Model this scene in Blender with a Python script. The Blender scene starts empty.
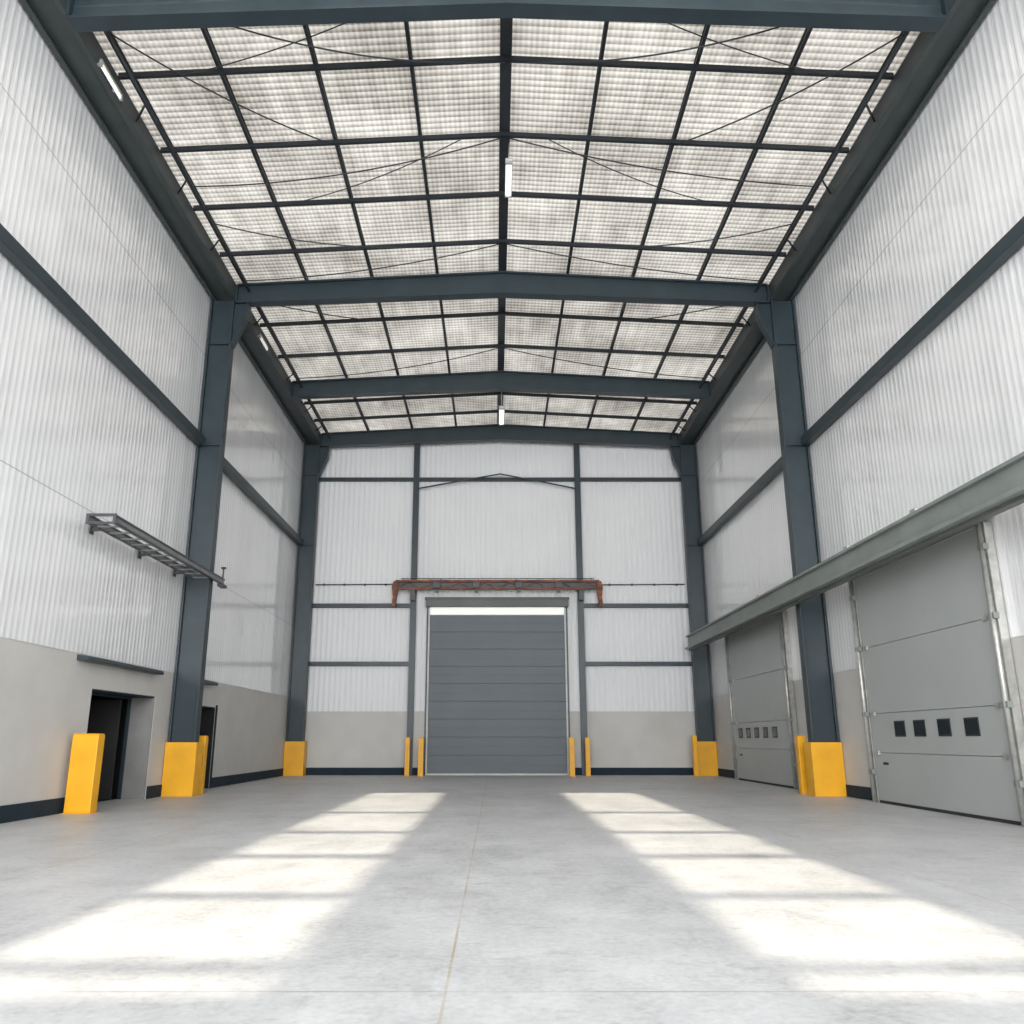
import bpy, bmesh, math, random
from mathutils import Vector, Matrix
random.seed(4)
R = math.radians
scene = bpy.context.scene
COL = scene.collection
scene.view_settings.view_transform = 'Standard'

# ------------------------------------------------------------------ materials
def new_mat(name):
    m = bpy.data.materials.new(name); m.use_nodes = True
    nt = m.node_tree
    return m, nt, nt.nodes['Principled BSDF']
def N(nt, t, **kw):
    n = nt.nodes.new(t)
    for k, v in kw.items(): setattr(n, k, v)
    return n
def math_n(nt, op, a, b=None):
    n = N(nt, 'ShaderNodeMath', operation=op)
    for i, v in enumerate((a, b)):
        if v is None: continue
        if isinstance(v, (int, float)): n.inputs[i].default_value = v
        else: nt.links.new(v, n.inputs[i])
    return n.outputs[0]
def ramp(nt, fac, stops):
    r = N(nt, 'ShaderNodeValToRGB')
    e = r.color_ramp.elements
    while len(e) < len(stops): e.new(0.5)
    for el, (p, c) in zip(e, stops):
        el.position = p; el.color = (*c, 1)
    nt.links.new(fac, r.inputs[0])
    return r.outputs[0]
def noise(nt, vec, scale, detail=5, rough=.55):
    n = N(nt, 'ShaderNodeTexNoise')
    n.inputs['Scale'].default_value = scale; n.inputs['Detail'].default_value = detail
    n.inputs['Roughness'].default_value = rough
    if vec is not None: nt.links.new(vec, n.inputs['Vector'])
    return n.outputs['Fac']
def scaled(nt, vec, s):
    mp = N(nt, 'ShaderNodeMapping'); mp.inputs['Scale'].default_value = s
    nt.links.new(vec, mp.inputs[0]); return mp.outputs[0]
def mixc(nt, fac, a, b):
    mx = N(nt, 'ShaderNodeMix', data_type='RGBA')
    for i, v in ((0, fac), (6, a), (7, b)):
        if isinstance(v, tuple): mx.inputs[i].default_value = (*v, 1)
        elif isinstance(v, (int, float)): mx.inputs[i].default_value = v
        else: nt.links.new(v, mx.inputs[i])
    return mx.outputs[2]
def painted(name, c, rough=.45, var=.12, scale=2.0, metallic=0., spec=.5):
    m, nt, b = new_mat(name)
    tc = N(nt, 'ShaderNodeTexCoord').outputs['Object']
    f = noise(nt, tc, scale)
    lo = tuple(x*(1-var) for x in c); hi = tuple(min(1, x*(1+var)) for x in c)
    nt.links.new(ramp(nt, f, [(.3, lo), (.7, hi)]), b.inputs['Base Color'])
    b.inputs['Roughness'].default_value = rough; b.inputs['Metallic'].default_value = metallic
    b.inputs['Specular IOR Level'].default_value = spec
    return m
def emit(name, c, s):
    m, nt, b = new_mat(name)
    b.inputs['Base Color'].default_value = (*c, 1)
    b.inputs['Emission Color'].default_value = (*c, 1); b.inputs['Emission Strength'].default_value = s
    return m
M = {}
M['steel'] = painted('slate_painted_steel', (.021, .036, .045), .42, .15)
M['girder'] = painted('grey_green_painted_steel', (.042, .053, .055), .5, .15)
M['purlin'] = painted('dark_painted_steel', (.012, .017, .022), .5, .15)
M['yellow'] = painted('safety_yellow_paint', (.82, .40, .010), .45, .12, 1.5)
M['doorgrey'] = painted('light_grey_door_panel', (.38, .40, .393), .4, .05, .6)
M['doorslate'] = painted('slate_grey_door_panel', (.095, .118, .133), .5, .07, .6)
M['galv'] = painted('galvanised_steel', (.42, .42, .40), .4, .2, 6, .5)
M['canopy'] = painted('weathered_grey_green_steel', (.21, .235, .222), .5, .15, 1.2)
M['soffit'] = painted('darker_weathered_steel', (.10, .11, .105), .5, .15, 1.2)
M['pale'] = painted('pale_track_paint', (.55, .55, .53), .5, .08)
M['black'] = painted('dark_recess', (.010, .011, .012), .8, .1)  # near-black colour supplies the darkness inside the left doorways
M['rubber'] = painted('black_rubber', (.02, .02, .02), .7, .1)
M['skirting'] = painted('dark_slate_skirting', (.016, .030, .044), .75, .12, 2, 0, .2)
M['lining'] = painted('grey_door_lining', (.22, .22, .215), .6, .1)
M['tray'] = painted('dark_grey_tray_steel', (.05, .057, .061), .45, .2)
M['traylight'] = painted('mid_grey_tray_steel', (.16, .168, .17), .45, .2)
M['lamp'] = emit('lamp_diffuser', (1, .98, .95), 1.1)
M['dimlamp'] = emit('dim_lamp_diffuser', (1, .98, .95), .4)
M['strip'] = emit('daylight_gap_emission', (1, 1, .94), .25)  # faint emission stands in for daylight above the far door
M['glass'] = painted('dark_window_glass', (.012, .016, .02), .08, .1)
def rust_mat():
    m, nt, b = new_mat('patchy_rusty_steel')
    tc = N(nt, 'ShaderNodeTexCoord').outputs['Object']
    f = noise(nt, scaled(nt, tc, (1.6, 3, 3)), 1.6, 6, .65)
    nt.links.new(ramp(nt, f, [(.36, (.035, .030, .030)), (.47, (.15, .05, .03)), (.62, (.34, .10, .035))]), b.inputs['Base Color'])
    b.inputs['Roughness'].default_value = .65
    return m
M['rust'] = rust_mat()

def wall_panel(name, glossy):
    m, nt, b = new_mat(name)
    tc = N(nt, 'ShaderNodeTexCoord').outputs['Object']
    f = noise(nt, tc, .35, 2)
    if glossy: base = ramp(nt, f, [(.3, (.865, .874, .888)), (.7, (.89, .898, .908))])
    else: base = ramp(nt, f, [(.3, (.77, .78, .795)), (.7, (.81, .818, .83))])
    sp = N(nt, 'ShaderNodeSeparateXYZ'); nt.links.new(tc, sp.inputs[0])
    if glossy:
        seam = None
        for z in (5.35, 10.9):
            s = math_n(nt, 'LESS_THAN', math_n(nt, 'ABSOLUTE', math_n(nt, 'SUBTRACT', sp.outputs['Z'], z)), .014)
            seam = s if seam is None else math_n(nt, 'MAXIMUM', seam, s)
        base = mixc(nt, math_n(nt, 'MULTIPLY', seam, .5), base, (.25, .26, .28))
    nt.links.new(base, b.inputs['Base Color'])
    b.inputs['Roughness'].default_value = .3 if glossy else .55
    if glossy:
        b.inputs['Coat Weight'].default_value = 1.0
        b.inputs['Coat Roughness'].default_value = .06
        b.inputs['Coat IOR'].default_value = 2.0
        bp = N(nt, 'ShaderNodeBump'); bp.inputs['Strength'].default_value = .6; bp.inputs['Distance'].default_value = .05
        nt.links.new(noise(nt, scaled(nt, tc, (1, 1.6, .22)), .8, 1), bp.inputs['Height'])
        nt.links.new(bp.outputs[0], b.inputs['Normal']); nt.links.new(bp.outputs[0], b.inputs['Coat Normal'])
    else:
        b.inputs['Specular IOR Level'].default_value = .3
    return m
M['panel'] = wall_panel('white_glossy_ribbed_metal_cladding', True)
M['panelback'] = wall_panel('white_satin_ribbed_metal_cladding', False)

def concrete_wall():
    m, nt, b = new_mat('smooth_grey_concrete_wall')
    tc = N(nt, 'ShaderNodeTexCoord').outputs['Object']
    f = noise(nt, tc, .7, 8, .6)
    nt.links.new(ramp(nt, f, [(.3, (.51, .502, .478)), (.7, (.59, .582, .558))]), b.inputs['Base Color'])
    b.inputs['Roughness'].default_value = .7
    return m
M['concrete'] = concrete_wall()

def floor_mat():
    m, nt, b = new_mat('worn_concrete_floor')
    tc = N(nt, 'ShaderNodeTexCoord').outputs['Object']
    big = noise(nt, tc, .28, 5, .6)
    mid = noise(nt, scaled(nt, tc, (1.3, .7, 1)), 1.2, 10, .72)
    scuff = noise(nt, scaled(nt, tc, (.9, 1.5, 1)), 2.6, 12, .82)
    fine = noise(nt, tc, 18, 6, .7)
    s = math_n(nt, 'ADD', math_n(nt, 'MULTIPLY', big, .25), math_n(nt, 'MULTIPLY', mid, .42))
    s = math_n(nt, 'ADD', s, math_n(nt, 'MULTIPLY', fine, .33))
    base = ramp(nt, s, [(.38, (.315, .318, .324)), (.47, (.455, .459, .466)), (.58, (.56, .564, .571))])
    sc = ramp(nt, scuff, [(.54, (0, 0, 0)), (.61, (1, 1, 1))])
    base = mixc(nt, math_n(nt, 'MULTIPLY', sc, .36), base, (.225, .227, .230))
    st = ramp(nt, noise(nt, tc, .9, 9, .7), [(.55, (0, 0, 0)), (.66, (1, 1, 1))])
    base = mixc(nt, math_n(nt, 'MULTIPLY', st, .32), base, (.30, .295, .28))
    sp = N(nt, 'ShaderNodeSeparateXYZ'); nt.links.new(tc, sp.inputs[0])
    wob = math_n(nt, 'MULTIPLY', math_n(nt, 'SUBTRACT', noise(nt, tc, 2, 4), .5), .008)
    def joint(axis, off, per, w):
        v = math_n(nt, 'ADD', math_n(nt, 'ADD', sp.outputs[axis], off), wob)
        v = math_n(nt, 'ABSOLUTE', math_n(nt, 'SUBTRACT', math_n(nt, 'MODULO', v, per), per/2))
        return math_n(nt, 'LESS_THAN', v, w)
    jn = ramp(nt, noise(nt, tc, 1.2, 5, .6), [(.36, (.18, .18, .18)), (.65, (.7, .7, .7))])
    base = mixc(nt, math_n(nt, 'MULTIPLY', joint('Y', 97.75, 5., .012), jn), base, (.24, .23, .21))
    base = mixc(nt, math_n(nt, 'MULTIPLY', joint('X', 103.35, 4.2, .008), jn), base, (.34, .26, .11))
    nt.links.new(base, b.inputs['Base Color'])
    rr = N(nt, 'ShaderNodeMapRange'); nt.links.new(mid, rr.inputs[0])
    rr.inputs[3].default_value = .30; rr.inputs[4].default_value = .6
    nt.links.new(rr.outputs[0], b.inputs['Roughness'])
    bp = N(nt, 'ShaderNodeBump'); bp.inputs['Strength'].default_value = .08; bp.inputs['Distance'].default_value = .02
    nt.links.new(fine, bp.inputs['Height']); nt.links.new(bp.outputs[0], b.inputs['Normal'])
    return m
M['floor'] = floor_mat()

RIB = .16
def deck_mat():
    m, nt, b = new_mat('translucent_corrugated_roof_sheet')
    tc = N(nt, 'ShaderNodeTexCoord').outputs['Object']
    sp = N(nt, 'ShaderNodeSeparateXYZ'); nt.links.new(tc, sp.inputs[0])
    wy = math_n(nt, 'SINE', math_n(nt, 'MULTIPLY', sp.outputs['Y'], 2*math.pi/RIB))
    wx = math_n(nt, 'SINE', math_n(nt, 'MULTIPLY', sp.outputs['X'], 2*math.pi/.10))
    nz = noise(nt, scaled(nt, tc, (.5, .7, 1)), 1.0, 3, .55)
    crink = noise(nt, scaled(nt, tc, (1, 1.6, 1)), 4.5, 6, .7)
    streak = noise(nt, scaled(nt, tc, (5, .5, 1)), 1.0, 3, .6)
    def cen(v, k): return math_n(nt, 'MULTIPLY', math_n(nt, 'SUBTRACT', v, .5), k)
    s = math_n(nt, 'ADD', math_n(nt, 'MULTIPLY', wy, .18), math_n(nt, 'MULTIPLY', wx, .06))
    for v, k in ((nz, .8), (streak, .4), (crink, .3)):
        s = math_n(nt, 'ADD', s, cen(v, k))
    s = math_n(nt, 'ADD', s, .42)
    c = ramp(nt, s, [(.08, (.15, .138, .124)), (.40, (.42, .407, .385)), (.76, (.79, .78, .757))])
    tr = N(nt, 'ShaderNodeBsdfTranslucent'); nt.links.new(c, tr.inputs[0])
    df = N(nt, 'ShaderNodeBsdfDiffuse'); nt.links.new(c, df.inputs[0])
    mx = N(nt, 'ShaderNodeMixShader'); mx.inputs[0].default_value = .73
    nt.links.new(tr.outputs[0], mx.inputs[1]); nt.links.new(df.outputs[0], mx.inputs[2])
    nt.links.new(mx.outputs[0], nt.nodes['Material Output'].inputs['Surface'])
    return m
M['deck'] = deck_mat()

# ------------------------------------------------------------------ mesh helpers
def B(): return bmesh.new()
def box(bm, x0, x1, y0, y1, z0, z1, mi=0):
    v = [bm.verts.new((x, y, z)) for x in (x0, x1) for y in (y0, y1) for z in (z0, z1)]
    for q in ((0,1,3,2),(4,6,7,5),(0,4,5,1),(2,3,7,6),(0,2,6,4),(1,5,7,3)):
        f = bm.faces.new([v[i] for i in q]); f.material_index = mi
    return bm
def prism(bm, poly, axis, a0, a1, mi=0):
    def P(p, a):
        if axis == 'y': return (p[0], a, p[1])
        if axis == 'x': return (a, p[0], p[1])
        return (p[0], p[1], a)
    A = [bm.verts.new(P(p, a0)) for p in poly]; C = [bm.verts.new(P(p, a1)) for p in poly]
    n = len(poly); fs = [bm.faces.new(A), bm.faces.new(C[::-1])]
    for i in range(n): fs.append(bm.faces.new((A[i], C[i], C[(i+1)%n], A[(i+1)%n])))
    for f in fs: f.material_index = mi
    return bm
def tube(bm, pts, r, n=8, mi=0):
    pts = [Vector(p) for p in pts]; rings = []
    for i, p in enumerate(pts):
        d = (pts[min(i+1, len(pts)-1)] - pts[max(i-1, 0)]).normalized()
        a = d.cross(Vector((0,0,1)))
        if a.length < 1e-3: a = Vector((1,0,0))
        a.normalize(); b = d.cross(a)
        rings.append([bm.verts.new(p + r*(math.cos(2*math.pi*k/n)*a + math.sin(2*math.pi*k/n)*b)) for k in range(n)])
    for r0, r1 in zip(rings, rings[1:]):
        for k in range(n):
            f = bm.faces.new((r0[k], r0[(k+1)%n], r1[(k+1)%n], r1[k])); f.smooth = True; f.material_index = mi
    bm.faces.new(rings[0][::-1]); bm.faces.new(rings[-1])
    return bm
def bar(bm, p, q, w, h, mi=0):
    p, q = Vector(p), Vector(q); d = (q-p).normalized()
    a = d.cross(Vector((0,0,1)))
    if a.length < 1e-3: a = Vector((1,0,0))
    a.normalize(); b = a.cross(d)
    v = [bm.verts.new(e + sa*a*w/2 + sb*b*h/2) for e in (p, q) for sa, sb in ((-1,-1),(1,-1),(1,1),(-1,1))]
    for f in ((0,1,2,3),(7,6,5,4),(0,4,5,1),(1,5,6,2),(2,6,7,3),(3,7,4,0)):
        bm.faces.new([v[i] for i in f]).material_index = mi
    return bm
def root_loc(p):
    while p.parent: p = p.parent
    return p.location
def obj(name, bm, mats, parent=None, bevel=0, keep=False):
    bmesh.ops.recalc_face_normals(bm, faces=bm.faces)
    if parent: off = Vector(root_loc(parent))
    elif keep: off = Vector((0,0,0))
    else:
        xs = [v.co.x for v in bm.verts]; ys = [v.co.y for v in bm.verts]; zs = [v.co.z for v in bm.verts]
        off = Vector(((min(xs)+max(xs))/2, (min(ys)+max(ys))/2, min(zs)))
    bmesh.ops.translate(bm, verts=bm.verts, vec=-off)
    me = bpy.data.meshes.new(name); bm.to_mesh(me); bm.free()
    for m in (mats if isinstance(mats, (list, tuple)) else [mats]): me.materials.append(m)
    o = bpy.data.objects.new(name, me); COL.objects.link(o)
    if parent: o.parent = parent
    else: o.location = off
    if bevel:
        bv = o.modifiers.new('bevel', 'BEVEL'); bv.width = bevel; bv.segments = 2; bv.limit_method = 'ANGLE'
    return o
def tag(o, label, cat=None, group=None, kind=None):
    o['label'] = label
    if cat: o['category'] = cat
    if group: o['group'] = group
    if kind: o['kind'] = kind
    return o
def thing(name, label, cat, loc, group=None, kind=None):
    o = bpy.data.objects.new(name, None); COL.objects.link(o); o.location = loc
    o.empty_display_size = .3
    return tag(o, label, cat, group, kind)

# ------------------------------------------------------------------ dimensions
W = 7.75                     # half width to the wall face
YB = 32.0                    # back wall face
YF = -12.0                   # open front end
EAVE = 12.5
SIDE = {-1: 'left', 1: 'right'}
def r(x): return .42*(1-abs(x)/W)
FA, FB, FC, FD = 11.1, 20.2, 26.5, 31.5

# ------------------------------------------------------------------ setting
bm = B(); box(bm, -11.2, 9, -16, YB+.4, -.3, 0)
tag(obj('floor', bm, M['floor'], keep=True), 'pale grey concrete floor with stains and thin joints', 'floor', kind='structure')

def rib_profile(a0, a1, per=.17, h=.0042):
    pts = []; a = a0
    while a < a1 - 1e-6:
        for da, dh in ((0, 0), (.065, 0), (.095, h), (.14, h)):
            if a+da < a1: pts.append((a+da, dh))
        a += per
    pts.append((a1, 0)); return pts
def clad(bm, sgn, y0, y1, z0, z1, off, mi=0):
    prev = None
    for a, h in rib_profile(y0, y1):
        x = sgn*(W - off - h + .03)
        cur = (bm.verts.new((x, a, z0)), bm.verts.new((x, a, z1)))
        if prev: bm.faces.new((prev[0], cur[0], cur[1], prev[1])).material_index = mi
        prev = cur
BANDS = [(2.75, 5.36, .036), (5.33, 8.5, .024), (8.5, 10.93, .024), (10.9, 13.2, .012)]
OPEN = [(16.1, 19.15, 2.16), (21.3, 23.35, 2.08)]
for s in (-1, 1):
    bm = B()
    for z0, z1, off in BANDS: clad(bm, s, YF, YB, z0, z1, off)
    xi, xo = s*W, s*(W+.6)
    lo, hi = min(xi, xo), max(xi, xo)
    def dado(y0, y1, z0, z1): box(bm, lo, hi, y0, y1, z0, z1, 1)
    if s < 0:
        y = YF
        for a, b_, zt in OPEN:
            dado(y, a, 0, 2.75); dado(a, b_, zt, 2.75); y = b_
        dado(y, YB+.3, 0, 2.75)
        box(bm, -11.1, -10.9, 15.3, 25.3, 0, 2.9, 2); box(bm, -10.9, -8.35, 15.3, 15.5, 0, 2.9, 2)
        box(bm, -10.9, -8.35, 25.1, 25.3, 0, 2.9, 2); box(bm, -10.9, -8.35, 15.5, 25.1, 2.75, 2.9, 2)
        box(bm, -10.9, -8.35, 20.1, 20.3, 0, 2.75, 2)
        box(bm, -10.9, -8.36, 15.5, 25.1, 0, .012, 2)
    else:
        dado(YF, YB+.3, 0, 2.75)
    box(bm, min(s*(W+.2), s*(W+.3)), max(s*(W+.2), s*(W+.3)), YF, YB, 2.75, 13.2, 0)
    tag(obj('wall_'+SIDE[s], bm, [M['panel'], M['concrete'], M['black']], keep=True),
        SIDE[s]+' wall of white ribbed cladding above smooth grey concrete', 'wall', kind='structure')

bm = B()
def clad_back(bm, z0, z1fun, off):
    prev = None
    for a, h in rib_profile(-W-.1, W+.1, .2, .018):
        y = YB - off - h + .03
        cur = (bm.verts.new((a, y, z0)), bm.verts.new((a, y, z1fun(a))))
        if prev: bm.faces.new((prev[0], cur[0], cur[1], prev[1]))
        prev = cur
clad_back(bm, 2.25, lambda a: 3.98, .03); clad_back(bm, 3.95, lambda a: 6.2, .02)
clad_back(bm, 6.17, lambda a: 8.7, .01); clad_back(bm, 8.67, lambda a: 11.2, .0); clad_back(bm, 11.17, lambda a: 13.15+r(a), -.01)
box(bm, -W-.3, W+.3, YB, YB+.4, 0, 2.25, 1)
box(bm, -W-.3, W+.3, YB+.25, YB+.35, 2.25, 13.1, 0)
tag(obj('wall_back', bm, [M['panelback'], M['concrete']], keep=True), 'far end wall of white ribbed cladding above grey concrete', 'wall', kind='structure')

# roof deck: corrugated sheets ahead; behind the camera the same sheets with two long skylight slots
bm = B()
prev = None; y = 10.6; step = RIB/5
while y <= YB+.31:
    dz = .022*math.sin(2*math.pi*y/RIB + .4)
    cur = [bm.verts.new((x, y, 13.2 + r(x) + dz)) for x in (-W-.3, -4, 0, 4, W+.3)]
    if prev:
        for k in range(4): bm.faces.new((prev[k], cur[k], cur[k+1], prev[k+1])).smooth = True
    prev = cur; y += step
def flat(x0, x1, y0, y1, z=13.19):
    bm.faces.new([bm.verts.new((x, yy, z + r(x))) for x, yy in ((x0, y0), (x1, y0), (x1, y1), (x0, y1))])
S0, S1 = 1.42, 3.15
for x0, x1 in ((-W-.3, -S1), (-S0, 0), (0, S0), (S1, W+.3)): flat(x0, x1, YF, 10.62)
OFF = 13.45/math.tan(R(50))
bars = [5.15, 7.4, 9.84, 12.3, 15.6]
for x0, x1 in ((-S1, -S0), (S0, S1)):
    flat(x0, x1, YF, 4.65-OFF); flat(x0, x1, 21.3-OFF, 10.62)
    for yb in bars: box(bm, x0, x1, yb-OFF-.15, yb-OFF+.15, 13.2+r(2.3), 13.26+r(2.3))
tag(obj('ceiling', bm, M['deck'], keep=True), 'translucent corrugated roof sheeting above the steel frame', 'ceiling', kind='structure')

def skirting(name, x0, x1, y0, y1, label):
    bm = B(); box(bm, x0, x1, y0, y1, 0, .26)
    tag(obj(name, bm, M['skirting'], bevel=.008), label, 'baseboard', kind='structure')
skirting('baseboard_left', -W, -W+.03, YF, OPEN[0][0]-.02, 'dark skirting on the left wall before the wide doorway')
skirting('baseboard_left', -W, -W+.03, OPEN[0][1]+.02, OPEN[1][0]-.02, 'dark skirting on the left wall between its two doorways')
skirting('baseboard_left', -W, -W+.03, OPEN[1][1]+.1, YB-.03, 'dark skirting on the left wall beyond the narrow doorway')
skirting('baseboard_back', -W+.03, -2.85, YB-.03, YB, 'dark skirting on the far wall left of the slate door')
skirting('baseboard_back', 2.65, W-.03, YB-.03, YB, 'dark skirting on the far wall right of the slate door')
skirting('baseboard_right', W-.03, W, YF, 12.8, 'dark skirting on the right wall in front of the nearer grey door')
skirting('baseboard_right', W-.03, W, 18.3, 22.6, 'dark skirting on the right wall between the two grey doors')
skirting('baseboard_right', W-.03, W, 28.5, YB-.03, 'dark skirting on the right wall beyond the farther grey door')

tn = [0]
def trim(x0, x1, y0, y1, z0, z1, label):
    tn[0] += 1
    bm = B(); box(bm, x0, x1, y0, y1, z0, z1)
    tag(obj('trim_%d' % tn[0], bm, M['steel'], bevel=.012), label, 'wall rail', kind='structure')
for s in (-1, 1):
    a, b_ = sorted((s*7.52, s*7.72))
    trim(a, b_, 6, FB-.16, 8.38, 8.62, 'dark steel rail along the %s wall in front of the middle column' % SIDE[s])
    trim(a, b_, FB+.16, FD-.16, 8.38, 8.62, 'dark steel rail along the %s wall behind the middle column' % SIDE[s])
trim(-W, W, 31.86, 31.97, 11.13, 11.28, 'topmost dark rail across the whole far wall')
for z, nm in ((6.17, 'upper'), (3.98, 'lower')):
    trim(-W, -3.42, 31.86, 31.97, z-.08, z+.08, '%s short dark rail on the far wall left of the slate door' % nm)
    trim(3.17, W, 31.86, 31.97, z-.08, z+.08, '%s short dark rail on the far wall right of the slate door' % nm)

# ------------------------------------------------------------------ columns
def column(s, yc, label, group):
    t = thing('steel_column', label, 'column', (s*7.4, yc, 0), group)
    a, b_ = 7.1, 7.72
    bm = B()
    def bx(x0, x1, y0, y1, z0, z1): box(bm, min(s*x0, s*x1), max(s*x0, s*x1), y0, y1, z0, z1)
    bx(a, a+.045, yc-.15, yc+.15, .03, EAVE-.01); bx(b_-.045, b_, yc-.15, yc+.15, .03, EAVE-.01)
    bx(a+.045, b_-.045, yc-.07, yc+.07, .03, EAVE-.01)
    obj('shaft', bm, M['steel'], t, bevel=.008)
    bm = B()
    pr = [(a, 11.2), (a-.10, 11.45), (a-.30, 11.95), (a-.36, 12.40), (a, 12.40)]
    prism(bm, [(s*x, z) for x, z in pr], 'y', yc-.06, yc+.06)
    for (x0, z0), (x1, z1) in zip(pr[:3], pr[1:4]):
        bar(bm, (s*x0, yc, z0), (s*x1, yc, z1), .28, .04)
    obj('haunch', bm, M['steel'], t)
    bm = B(); bx(a-.04, b_, yc-.19, yc+.19, 0, .03); obj('base_plate', bm, M['steel'], t)
    for z in (8.4, 11.2):
        bm = B(); bx(a+.05, b_-.05, yc-.15, yc-.07, z, z+.03)
        obj('stiffener', bm, M['steel'], t)
def guard(s, yc, label):
    bm = B()
    x0, x1, y0, y1 = 7.02, 7.735, yc-.23, yc+.23
    h = 1.18
    outer = [(x0,y0),(x1,y0),(x1,y1),(x0,y1)]; inner = [(x0+.03,y0+.03),(x1-.008,y0+.03),(x1-.008,y1-.03),(x0+.03,y1-.03)]
    vo = [[bm.verts.new((s*x, y, z)) for x, y in outer] for z in (0, h)]
    vi = [[bm.verts.new((s*x, y, z)) for x, y in inner] for z in (0, h)]
    for k in range(4):
        j = (k+1) % 4
        bm.faces.new((vo[0][k], vo[0][j], vo[1][j], vo[1][k])); bm.faces.new((vi[0][k], vi[1][k], vi[1][j], vi[0][j]))
        bm.faces.new((vo[1][k], vo[1][j], vi[1][j], vi[1][k])); bm.faces.new((vo[0][k], vi[0][k], vi[0][j], vo[0][j]))
    tag(obj('column_guard', bm, M['yellow'], bevel=.01), label, 'column guard', 'yellow column guards')
for s in (-1, 1):
    column(s, FB, 'tall dark slate steel column standing halfway along the %s wall' % SIDE[s], 'steel columns')
    column(s, FD, 'dark slate steel column in the far %s corner' % SIDE[s], 'steel columns')
    guard(s, FB, 'yellow guard around the foot of the middle %s column' % SIDE[s])
    guard(s, FD, 'yellow guard around the foot of the far %s corner column' % SIDE[s])

def bollard(xc, yc, w, d, h, label):
    t = thing('bollard', label, 'bollard', (xc, yc, 0), 'yellow bollards')
    bm = B(); box(bm, xc-w/2, xc+w/2, yc-d/2, yc+d/2, .012, h-.02); obj('post', bm, M['yellow'], t, bevel=.012)
    bm = B(); box(bm, xc-w/2+.01, xc+w/2-.01, yc-d/2+.01, yc+d/2-.01, h-.02, h); obj('cap', bm, M['yellow'], t, bevel=.008)
    bm = B(); box(bm, xc-w/2-.03, xc+w/2+.03, yc-d/2-.03, yc+d/2+.03, 0, .012); obj('base_plate', bm, M['yellow'], t)
bollard(-7.42, 15.5, .46, .26, 1.34, 'large square yellow bollard nearest the camera beside the wide dark doorway')
bollard(-7.2, 20.9, .2, .2, 1.33, 'slim yellow bollard just behind the middle left column')
bollard(7.12, 20.9, .2, .2, 1.33, 'slim yellow bollard just behind the middle right column')
bollard(6.86, 30.9, .16, .16, 1.4, 'slim yellow bollard in front of the far right column')
bollard(-3.32, 31.2, .17, .17, 1.32, 'outer thin yellow bollard left of the slate door')
bollard(-2.82, 31.0, .19, .19, 1.32, 'inner thin yellow bollard left of the slate door')
bollard(2.52, 31.0, .19, .19, 1.32, 'inner thin yellow bollard right of the slate door')
bollard(3.1, 31.2, .17, .17, 1.32, 'outer thin yellow bollard right of the slate door')

# ------------------------------------------------------------------ roof steel
def rafter(yc, label):
    t = thing('roof_beam', label, 'roof beam', (0, yc, 12.36), 'main roof beams')
    E = 7.06
    zb = lambda x: 12.38 + r(x)*.75
    zt = lambda x: 12.93 + r(x)
    def strip(f0, f1, y0, y1):
        bm = B(); prism(bm, [(-E, f0(E)), (0, f0(0)), (E, f0(E)), (E, f1(E)), (0, f1(0)), (-E, f1(E))], 'y', y0, y1); return bm
    obj('web', strip(lambda x: zb(x)+.04, lambda x: zt(x)-.04, yc-.05, yc+.05), M['steel'], t)
    obj('bottom_flange', strip(zb, lambda x: zb(x)+.045, yc-.15, yc+.15), M['steel'], t)
    obj('top_flange', strip(lambda x: zt(x)-.045, zt, yc-.15, yc+.15), M['steel'], t)
    for s in (-1, 1):
        bm = B(); box(bm, min(s*(E-.02), s*(E+.02)), max(s*(E-.02), s*(E+.02)), yc-.16, yc+.16, 12.44, 12.93)
        obj('end_plate', bm, M['steel'], t)
rafter(FA, 'nearest main roof beam crossing at the top edge of the photo')
rafter(FB, 'main roof beam joining the two middle columns')
rafter(FC, 'main roof beam halfway between the middle columns and the far wall')
rafter(FD, 'main roof beam against the far wall joining the corner columns')
for s in (-1, 1):
    bm = B()
    x0, x1 = 7.08, 7.72
    def bx(a, b_, c, d, z0, z1): box(bm, min(s*a, s*b_), max(s*a, s*b_), c, d, z0, z1)
    bx(x0, x0+.10, 8, 31.9, EAVE, EAVE+.04); bx(x0, x0+.03, 8, 31.9, EAVE+.04, 12.93)
    bx(x1-.10, x1, 8, 31.9, EAVE, EAVE+.04); bx(x1-.03, x1, 8, 31.9, EAVE+.04, 12.93)
    bx(x0+.03, x1-.03, 8, 31.9, EAVE+.12, EAVE+.16)
    bx(x0+.03, x1-.03, 8, 31.9, 12.89, 12.93)
    tag(obj('eave_girder', bm, M['girder'], bevel=.008), 'wide grey steel girder along the top of the %s wall' % SIDE[s], 'girder', 'eave girders')
ordn = ['', 'first', 'second', 'third', 'fourth']
for k in range(-4, 5):
    x = k*1.75 if abs(k) < 4 else math.copysign(6.9, k)
    w, h = (.22, .2) if k == 0 else (.065, .15)
    bm = B(); z = 12.935 + r(x)
    box(bm, x-w/2, x+w/2, 10.7, YB-.1, z, z+.03); box(bm, x-w/2, x+w/2, 10.7, YB-.1, z+h-.03, z+h); box(bm, x-w/4, x+w/4, 10.7, YB-.1, z+.03, z+h-.03)
    lab = 'thick dark steel ridge purlin running lengthwise down the middle of the roof' if k == 0 else \
          'dark lengthwise roof purlin, %s %s of the ridge' % (ordn[abs(k)], 'left' if k < 0 else 'right')
    tag(obj('roof_purlin', bm, M['purlin'], bevel=.004), lab, 'purlin', 'lengthwise roof purlins')
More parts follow.
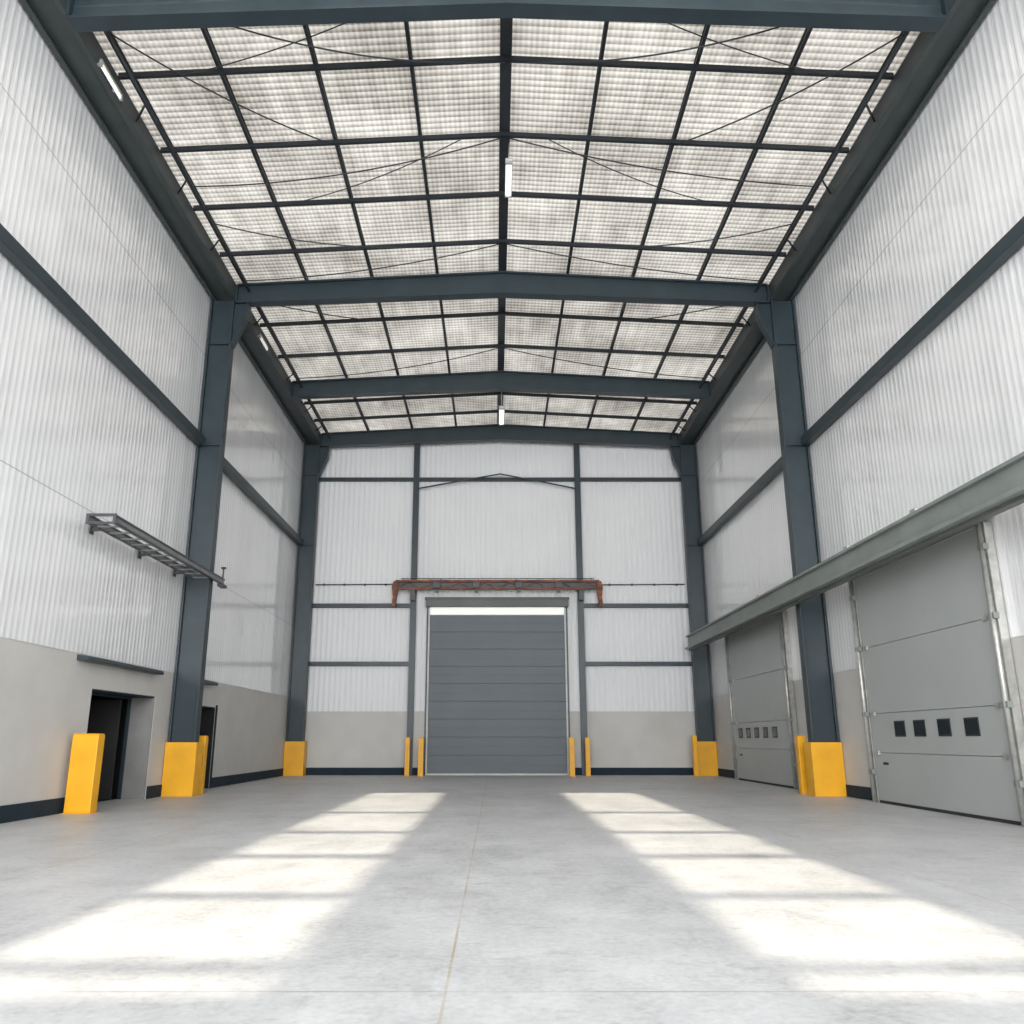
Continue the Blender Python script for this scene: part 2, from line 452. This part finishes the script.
CR = [(12.75, 'first roof crossbar behind the nearest main roof beam'), (14.75, 'second roof crossbar behind the nearest main roof beam'),
      (16.7, 'third roof crossbar behind the nearest main roof beam'), (18.6, 'last roof crossbar before the middle main beam'),
      (22.3, 'first roof crossbar behind the middle main beam'), (24.4, 'second roof crossbar behind the middle main beam'),
      (28.2, 'first roof crossbar behind the third main beam'), (29.9, 'last roof crossbar before the far wall')]
for yc, lab in CR:
    bm = B(); E = 7.06; z0, z1 = 12.83, 12.93
    prism(bm, [(-E, z0+r(E)), (0, z0+r(0)), (E, z0+r(E)), (E, z1+r(E)), (0, z1+r(0)), (-E, z1+r(E))], 'y', yc-.035, yc+.035)
    tag(obj('roof_crossbar', bm, M['purlin']), 'dark steel ' + lab, 'crossbar', 'roof crossbars')
def rod(p, q, sag, label, rad=.015, name='brace_rod'):
    bm = B(); p, q = Vector(p), Vector(q); pts = []
    for i in range(21):
        u = i/20; v = p.lerp(q, u); v.z -= sag*4*u*(1-u); pts.append(v)
    tube(bm, pts, rad, 6)
    tag(obj(name, bm, M['purlin']), label, 'brace rod', 'thin roof brace rods')
LR = {-1: 'left', 1: 'right'}
XE = 6.675
for yc, dy, nm, sg in ((14.75, .9, 'in front of the hanging ridge light', .28), (18.6, .9, 'just before the middle main beam', .2), (24.4, 1.2, 'before the third main beam', .2)):
    for s in (-1, 1):
        rod((s*.02, yc, 12.815+r(0)), (s*XE, yc+dy, 12.72), sg*(1 if s < 0 else .7), 'long thin sagging rod from ridge to %s eave %s' % (LR[s], nm))
for s in (-1, 1):
    rod((s*.02, 12.75, 12.815+r(0)), (s*5.25, 11.28, 12.85), .34, 'curved rod hanging beside the nearest main beam, %s of the ridge' % LR[s])
    rod((s*XE, 11.6, 12.72), (s*3.5, 14.75, 12.815+r(3.5)), .16, 'diagonal rod from the %s eave corner to the second crossbar' % LR[s])
    rod((s*XE, 17.0, 12.72), (s*1.8, 18.6, 12.815+r(1.8)), .22, 'curved rod from the %s eave towards the ridge before the middle main beam' % LR[s])
    rod((s*XE, 20.5, 12.72), (s*3.5, 22.3, 12.815+r(3.5)), .08, 'short diagonal rod running back from the middle %s column top' % LR[s])
    rod((s*.9, 14.75, 12.815+r(.9)), (s*5.2, 16.7, 12.815+r(5.2)), .2, 'slack cable slung between the second and third crossbars, %s of the ridge' % LR[s], .012)
    rod((s*1.75, 11.28, 12.88+r(1.75)*.8), (s*6.0, 12.75, 12.815+r(6.0)), .16, 'slack cable slung from the nearest main beam to the first crossbar, %s of the ridge' % LR[s], .012)
    for a, b_, ys, nm in ((FA+.17, FB-.17, (13.2, 15.4, 17.6), 'nearest'), (FB+.17, FC-.17, (21.4, 25.2), 'second'), (FC+.17, FD-.17, (28.0, 29.9), 'farthest')):
        t = thing('eave_brace_tube', 'slim dark tube with short struts inside the %s eave girder, %s bay' % (LR[s], nm), 'brace', (s*6.72, (a+b_)/2, 12.6), 'eave brace tubes')
        bm = B(); tube(bm, [(s*6.72, a, 12.72), (s*6.72, b_, 12.72)], .035); obj('tube', bm, M['purlin'], t)
        for y0 in ys:
            bm = B(); tube(bm, [(s*6.73, y0, 12.72), (s*7.062, y0+.4, 12.66)], .022, 6); obj('strut', bm, M['purlin'], t)

# ------------------------------------------------------------------ lamps
def lamp(xc, yc, zc, L, label, hang, w=.2, mat='lamp'):
    t = thing('strip_light', label, 'ceiling light', (xc, yc, zc), 'strip lights')
    bm = B(); box(bm, xc-w/2, xc+w/2, yc-L/2, yc+L/2, zc+.07, zc+.13); obj('housing', bm, M['galv'], t, bevel=.01)
    bm = B(); prism(bm, [(xc-w*.42, zc+.07), (xc-w*.3, zc), (xc+w*.3, zc), (xc+w*.42, zc+.07)], 'y', yc-L/2+.05, yc+L/2-.05); obj('diffuser', bm, M[mat], t)
    for e in (-1, 1):
        bm = B(); box(bm, xc-w/2, xc+w/2, yc+e*(L/2-.025)-.024, yc+e*(L/2-.025)+.024, zc-.005, zc+.07); obj('end_cap', bm, M['galv'], t)
        bm = B(); yh = yc+e*L*.35
        if hang > 0: tube(bm, [(xc, yh, zc+.13), (xc, yh, hang)], .012, 6)
        else:
            sx = math.copysign(1, xc); a, b_ = sorted((xc+sx*.02, sx*7.08)); box(bm, a, b_, yh-.03, yh+.03, zc+.10, zc+.13)
        obj('bracket', bm, M['galv'], t)
lamp(.09, 15.5, 12.75, 1.15, 'bright strip light hanging under the ridge between the two nearest main beams', 12.94+r(.08), .15)
lamp(.03, 27.5, 12.1, 1.5, 'small bright strip light hanging under the ridge behind the third main beam', 12.94+r(0), .2)
lamp(-6.97, 12.35, 12.4, .85, 'slim strip light on the left eave girder near the top corner', 0, .045, 'dimlamp')
lamp(-6.97, 22.5, 12.4, .85, 'slim strip light on the left eave girder behind the middle column', 0, .045, 'dimlamp')

# ------------------------------------------------------------------ left wall: doorways, ledges, tray
for i, ((a, b_, zt), lab) in enumerate(zip(OPEN, ('wide open dark doorway in the left wall by the large bollard', 'narrow open dark doorway behind the middle left column'))):
    t = thing('door_%d' % (i+1), lab, 'doorway', (-W, (a+b_)/2, 0), kind='structure')
    x0, x1 = -W-.58, -W-.5
    pcs = [('door_jamb', x0, x1, a, a+.06, 0, zt-.06), ('door_jamb', x0, x1, b_-.06, b_, 0, zt-.06), ('door_lintel', x0, x1, a, b_, zt-.06, zt)]
    for nm, xa, xb, y0, y1, z0, z1 in pcs:
        bm = B(); box(bm, xa, xb, y0, y1, z0, z1); obj(nm, bm, M['steel'], t)
    bm = B(); box(bm, -W-.5, -W-.01, b_-.05, b_, 0, zt-.03); obj('door_lining', bm, M['lining'] if i == 0 else M['black'], t)  # in the narrow doorway, black stands for its unlit depth
    bm = B(); box(bm, -W-.5, -W-.01, a, b_-.05, zt-.03, zt); obj('door_head', bm, M['skirting'], t)
    if i == 1:
        bm = B(); box(bm, -W, -W+.03, b_, b_+.09, 0, zt+.06); obj('door_frame', bm, M['skirting'], t)
    else:
        bm = B(); box(bm, -9.7, -W-.62, b_-.3, b_-.25, .02, zt-.08); lf = obj('door_leaf', bm, M['rubber'], t, bevel=.006)
        bm = B(); tube(bm, [(-9.5, b_-.33, 1.0), (-9.35, b_-.33, 1.0)], .015); obj('door_handle', bm, M['tray'], lf)
for a, b_, lab in ((15.35, 18.95, 'long thin dark ledge above the wide left doorway'), (20.75, 22.75, 'short thin dark ledge above the narrow left doorway')):
    bm = B(); prism(bm, [(-W+.004, 2.62), (-W+.004, 2.72), (-W+.2, 2.70), (-W+.22, 2.64), (-W+.2, 2.62)], 'y', a, b_)
    tag(obj('door_ledge', bm, M['steel'], bevel=.006), lab, 'ledge', 'door ledges')
t = thing('cable_tray', 'slim dark grey ladder tray sticking out along the left wall high above the doorway', 'cable tray', (-7.3, 17.5, 4.9))
xi, xo = -7.02, -7.48
for xx, ye in ((xi, 20.9), (xo, 20.0)):
    bm = B(); box(bm, xx-.028, xx+.028, 14.6, ye, 5.10, 5.14); obj('top_rail', bm, M['tray'], t, bevel=.006)
    bm = B(); box(bm, xx-.028, xx+.028, 14.6, ye, 4.97, 5.005); obj('bottom_rail', bm, M['tray'], t, bevel=.006)
    bm = B(); box(bm, xx-.01, xx+.01, 14.6, ye, 5.005, 5.10); obj('side_plate', bm, M['traylight'], t)
yk = 14.9
while yk < 20.0:
    bm = B(); box(bm, xo+.028, xi-.028, yk-.022, yk+.022, 4.975, 5.0); obj('rung', bm, M['traylight'], t)
    yk += .5
bm = B(); box(bm, xo-.04, xi+.04, 14.57, 14.6, 4.96, 5.0); box(bm, xo-.04, xi+.04, 14.57, 14.6, 5.1, 5.15); box(bm, xo-.04, xo+.02, 14.57, 14.6, 5.0, 5.1); box(bm, xi-.02, xi+.04, 14.57, 14.6, 5.0, 5.1)
obj('end_frame', bm, M['tray'], t)
for yk in (15.2, 17.4, 19.4):
    bm = B(); box(bm, -W+.05, xo-.028, yk-.03, yk+.03, 4.98, 5.03); box(bm, -W+.04, -W+.06, yk-.07, yk+.07, 4.92, 5.14); obj('wall_bracket', bm, M['tray'], t)
bm = B(); box(bm, xi-.06, xi+.08, 20.6, 20.92, 4.90, 4.97); obj('end_shoe', bm, M['tray'], t)
bm = B(); tube(bm, [(xi, 20.8, 5.13), (xi, 20.8, 5.4)], .02); box(bm, xi-.05, xi+.06, 20.76, 20.84, 5.38, 5.42); obj('end_fitting', bm, M['tray'], t)

# ------------------------------------------------------------------ right wall: sectional doors and canopy beam
def side_door(idx, y0, y1, wins, label):
    xf, xb = 7.62, 7.71
    t = thing('door_%d' % idx, label, 'sectional door', (7.66, (y0+y1)/2, 0), kind='structure')
    zs = [.05, .98, 1.75, 3.1, 4.58]
    for z0, z1 in zip(zs, zs[1:]):
        bm = B(); box(bm, xf, xb, y0, y1, z0+.004, z1-.004)
        p = obj('door_panel', bm, M['doorgrey'], t, bevel=.007)
        if abs(z0-.98) < .01:
            for c in wins:
                bm = B(); box(bm, xf-.012, xf, c-.22, c+.22, 1.29, 1.59)
                obj('window_frame', bm, M['rubber'], p, bevel=.006)
                bm = B(); box(bm, xf-.015, xf-.012, c-.19, c+.19, 1.32, 1.56)
                obj('window_pane', bm, M['glass'], p)
    bm = B(); box(bm, xf, xb, y0, y1, 0.0, .055); obj('bottom_seal', bm, M['rubber'], t)
    for e, ye in ((-1, y0), (1, y1)):
        bm = B(); yc = ye + e*.1
        box(bm, 7.6, 7.73, yc-.07, yc+.03, 0, 4.6); tube(bm, [(7.56, yc+.0, .02), (7.56, yc+.0, 4.6)], .045)
        tr = obj('door_track', bm, M['galv'], t)
        for z in (.6, 1.75, 3.1, 4.2):
            bm = B(); box(bm, 7.53, 7.62, yc-.09, yc+.08, z-.05, z+.05)
            obj('track_bracket', bm, M['canopy'], tr, bevel=.006)
        for z in zs[1:4]:
            bm = B(); box(bm, 7.585, 7.62, ye-e*.2-.06, ye-e*.2+.06, z-.04, z+.04)
            obj('hinge', bm, M['galv'], t)
    bm = B(); box(bm, 7.6, 7.62, y1-.6, y1-.4, .75, .8); obj('handle', bm, M['rubber'], t)
side_door(3, 13.2, 18.05, (14.24, 15.12, 16.0, 16.78), 'nearer light grey sectional door in the right wall with four small windows')
side_door(4, 22.95, 28.3, (24.3, 25.15, 26.0, 26.85, 27.7), 'farther light grey sectional door in the right wall with a row of small windows')

t = thing('canopy_beam', 'long weathered grey steel beam running along the right wall above both grey doors', 'beam', (6.95, 19.5, 4.4))
bm = B()
prism(bm, [(6.84, 4.47), (6.84, 4.84), (6.76, 4.84), (6.76, 4.9), (7.06, 4.9), (7.06, 4.4), (6.72, 4.4), (6.72, 4.47)], 'y', 8.0, 30.9)
obj('channel', bm, M['canopy'], t, bevel=.008)
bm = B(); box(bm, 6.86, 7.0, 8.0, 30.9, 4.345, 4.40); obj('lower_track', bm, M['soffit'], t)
for a, b_ in ((12.9, 18.35), (22.7, 28.6)):
    bm = B(); box(bm, 7.06, 7.69, a, b_, 4.62, 4.7); box(bm, 7.06, 7.12, a, b_, 4.4, 4.62); obj('hood', bm, M['canopy'], t, bevel=.008)
for yk in (13.6, 16.4, 22.2):
    bm = B(); box(bm, 6.78, 6.9, yk-.1, yk+.1, 4.9, 4.96); obj('clamp', bm, M['galv'], t, bevel=.005)
for yk in (12.2, 19.2, 21.6, 30.3):
    bm = B(); box(bm, 7.06, W-.05, yk-.06, yk+.06, 4.74, 4.86); obj('wall_bracket', bm, M['canopy'], t)

# ------------------------------------------------------------------ far wall: slate door, posts, gantry
t = thing('door_5', 'large slate grey sectional door in the middle of the far wall', 'sectional door', (-.1, 31.9, 0), kind='structure')
x0, x1 = -2.66, 2.42
n = 9
for k in range(n):
    z0 = .06 + k*(5.80-.06)/n; z1 = .06 + (k+1)*(5.80-.06)/n
    bm = B(); box(bm, x0, x1, 31.84, 31.92, z0+.004, z1-.004); zm = (z0+z1)/2
    box(bm, x0+.04, x1-.04, 31.834, 31.84, zm-.01, zm+.01)
    obj('door_panel', bm, M['doorslate'], t, bevel=.006)
bm = B(); box(bm, x0, x1, 31.83, 31.92, 0, .06); obj('bottom_seal', bm, M['pale'], t)
for e, xe in ((-1, x0), (1, x1)):
    bm = B(); a, b_ = sorted((xe, xe+e*.06)); box(bm, a, b_, 31.78, 31.95, 0, 6.06); obj('door_track', bm, M['pale'], t, bevel=.006)
    bm = B(); a, b_ = sorted((xe+e*.06, xe+e*.13)); box(bm, a, b_, 31.88, 31.97, 0, 6.1); obj('door_jamb', bm, M['steel'], t)
bm = B(); box(bm, x0, x1, 31.86, 31.95, 5.82, 6.10); obj('daylight_gap_glow', bm, M['strip'], t)  # solid panel that glows in place of a daylight gap
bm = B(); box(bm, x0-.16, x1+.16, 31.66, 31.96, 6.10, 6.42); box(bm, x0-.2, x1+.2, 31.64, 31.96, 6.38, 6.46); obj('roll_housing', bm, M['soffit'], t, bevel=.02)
for s, xc in (('left', -3.3), ('right', 3.05)):
    bm = B(); box(bm, xc-.11, xc+.11, 31.66, 31.69, 0, 12.92); box(bm, xc-.11, xc+.11, 31.82, 31.85, 0, 12.92); box(bm, xc-.03, xc+.03, 31.69, 31.82, 0, 12.92)
    tag(obj('steel_post', bm, M['steel']), 'slender slate steel post on the far wall %s of the slate door' % s, 'post', 'far wall posts')
t = thing('gantry_beam', 'rust red lifting beam mounted across the far wall above the slate door', 'gantry beam', (-.1, 31.3, 6))
xa, xb = -3.95, 3.73
bm = B(); box(bm, xa, xb, 31.26, 31.36, 6.97, 7.05); obj('top_rail', bm, M['rust'], t, bevel=.01)
bm = B(); box(bm, xa, xb, 31.26, 31.36, 6.68, 6.73); obj('bottom_rail', bm, M['rust'], t, bevel=.01)
bm = B()
nx = 16; dx = (xb-xa)/nx
for k in range(nx):
    p, q = (xa+k*dx, 6.72), (xa+(k+1)*dx, 6.98)
    if k % 2: p, q = (p[0], q[1]), (q[0], p[1])
    bar(bm, (p[0], 31.3, p[1]), (q[0], 31.3, q[1]), .04, .035)
obj('web', bm, M['rust'], t)
bm = B(); box(bm, xa+.1, xb-.1, 31.38, 31.43, 6.70, 6.99); obj('back_plate', bm, M['tray'], t)
for s, xe in ((-1, xa), (1, xb)):
    bm = B()
    pts = [(xe-s*.1, 6.98), (xe+s*.06, 7.0), (xe+s*.12, 6.8), (xe+s*.08, 6.4), (xe+s*.11, 6.1), (xe-s*.02, 6.02), (xe-s*.06, 6.35), (xe-s*.1, 6.62)]
    prism(bm, pts, 'y', 31.22, 31.42); obj('end_hook', bm, M['rust'], t, bevel=.01)
for xc in (-3.3, 3.05):
    bm = B(); box(bm, xc-.08, xc+.08, 31.43, 31.66, 6.68, 7.04); obj('mounting_bracket', bm, M['tray'], t)
    bm = B(); box(bm, xc-.09, xc+.09, 31.3, 31.45, 6.3, 6.68); obj('hanger', bm, M['tray'], t)
for xc in (-2.4, -.9, .7, 2.2):
    bm = B(); box(bm, xc-.14, xc+.14, 31.22, 31.26, 6.74, 6.96); obj('gear_box', bm, M['tray'], t, bevel=.01)
    bm = B(); box(bm, xc-.06, xc+.06, 31.24, 31.36, 6.58, 6.68); obj('roller', bm, M['soffit'], t, bevel=.01)
bm = B(); tube(bm, [(xa+.2, 31.3, 7.1), (xb-.2, 31.3, 7.1)], .018)
for k in range(6):
    xk = xa+.3+k*(xb-xa-.6)/5; box(bm, xk-.02, xk+.02, 31.28, 31.32, 7.05, 7.1)
obj('supply_cable', bm, M['tray'], t)
for s, xe0, xe1 in (('left', -7.08, -4.1), ('right', 3.9, 7.08)):
    t = thing('conduit_pipe', 'thin dark conduit across the far wall %s of the rust red beam' % s, 'conduit', ((xe0+xe1)/2, 31.9, 6.98), 'far wall conduits')
    bm = B(); tube(bm, [(xe0, 31.93, 6.98), (xe1, 31.93, 7.0)], .022); obj('pipe', bm, M['tray'], t)
    for k in range(4):
        xk = xe0+.3+k*(xe1-xe0-.6)/3; bm = B(); box(bm, xk-.03, xk+.03, 31.93, 32.004, 6.95, 7.03); obj('clip', bm, M['tray'], t)
bm = B()
tube(bm, [(-3.2, 31.632, 10.75), (-1.6, 31.632, 11.05), (0, 31.632, 11.35), (1.5, 31.632, 11.05), (2.95, 31.632, 10.75)], .03)
tag(obj('gable_tie_rod', bm, M['steel']), 'thin dark peaked tie rod high on the far wall between the two posts', 'tie rod')

# ------------------------------------------------------------------ light
w = bpy.data.worlds.new('world'); scene.world = w; w.use_nodes = True
w.node_tree.nodes['Background'].inputs[0].default_value = (.97, .98, 1, 1)
w.node_tree.nodes['Background'].inputs[1].default_value = 2.5
sun = bpy.data.lights.new('sun', 'SUN'); sun.energy = 5.4; sun.angle = R(1.0); sun.color = (1, .90, .72)
so = bpy.data.objects.new('sun', sun); COL.objects.link(so); so.rotation_euler = (R(40), 0, 0); so.location = (0, -20, 30)
def area(name, loc, rot, sx, sy, e, c=(1, 1, 1), spread=180):
    l = bpy.data.lights.new(name, 'AREA'); l.shape = 'RECTANGLE'; l.size = sx; l.size_y = sy; l.energy = e; l.color = c; l.spread = R(spread)
    o = bpy.data.objects.new(name, l); COL.objects.link(o); o.location = loc; o.rotation_euler = rot
area('added_end_fill', (0, -11.5, 6.3), (R(90), 0, 0), 14, 11, 3700, (.97, .985, 1), 150)  # added fill lamp at the unseen end, brightens the whole hall

cam = bpy.data.cameras.new('camera'); co = bpy.data.objects.new('camera', cam); COL.objects.link(co)
cam.sensor_width = 36; cam.lens = 842/1024*36; cam.shift_x = 17/1024
co.location = (-.2, 0, 1.23); co.rotation_euler = (R(90+15.15), 0, 0)
scene.camera = co
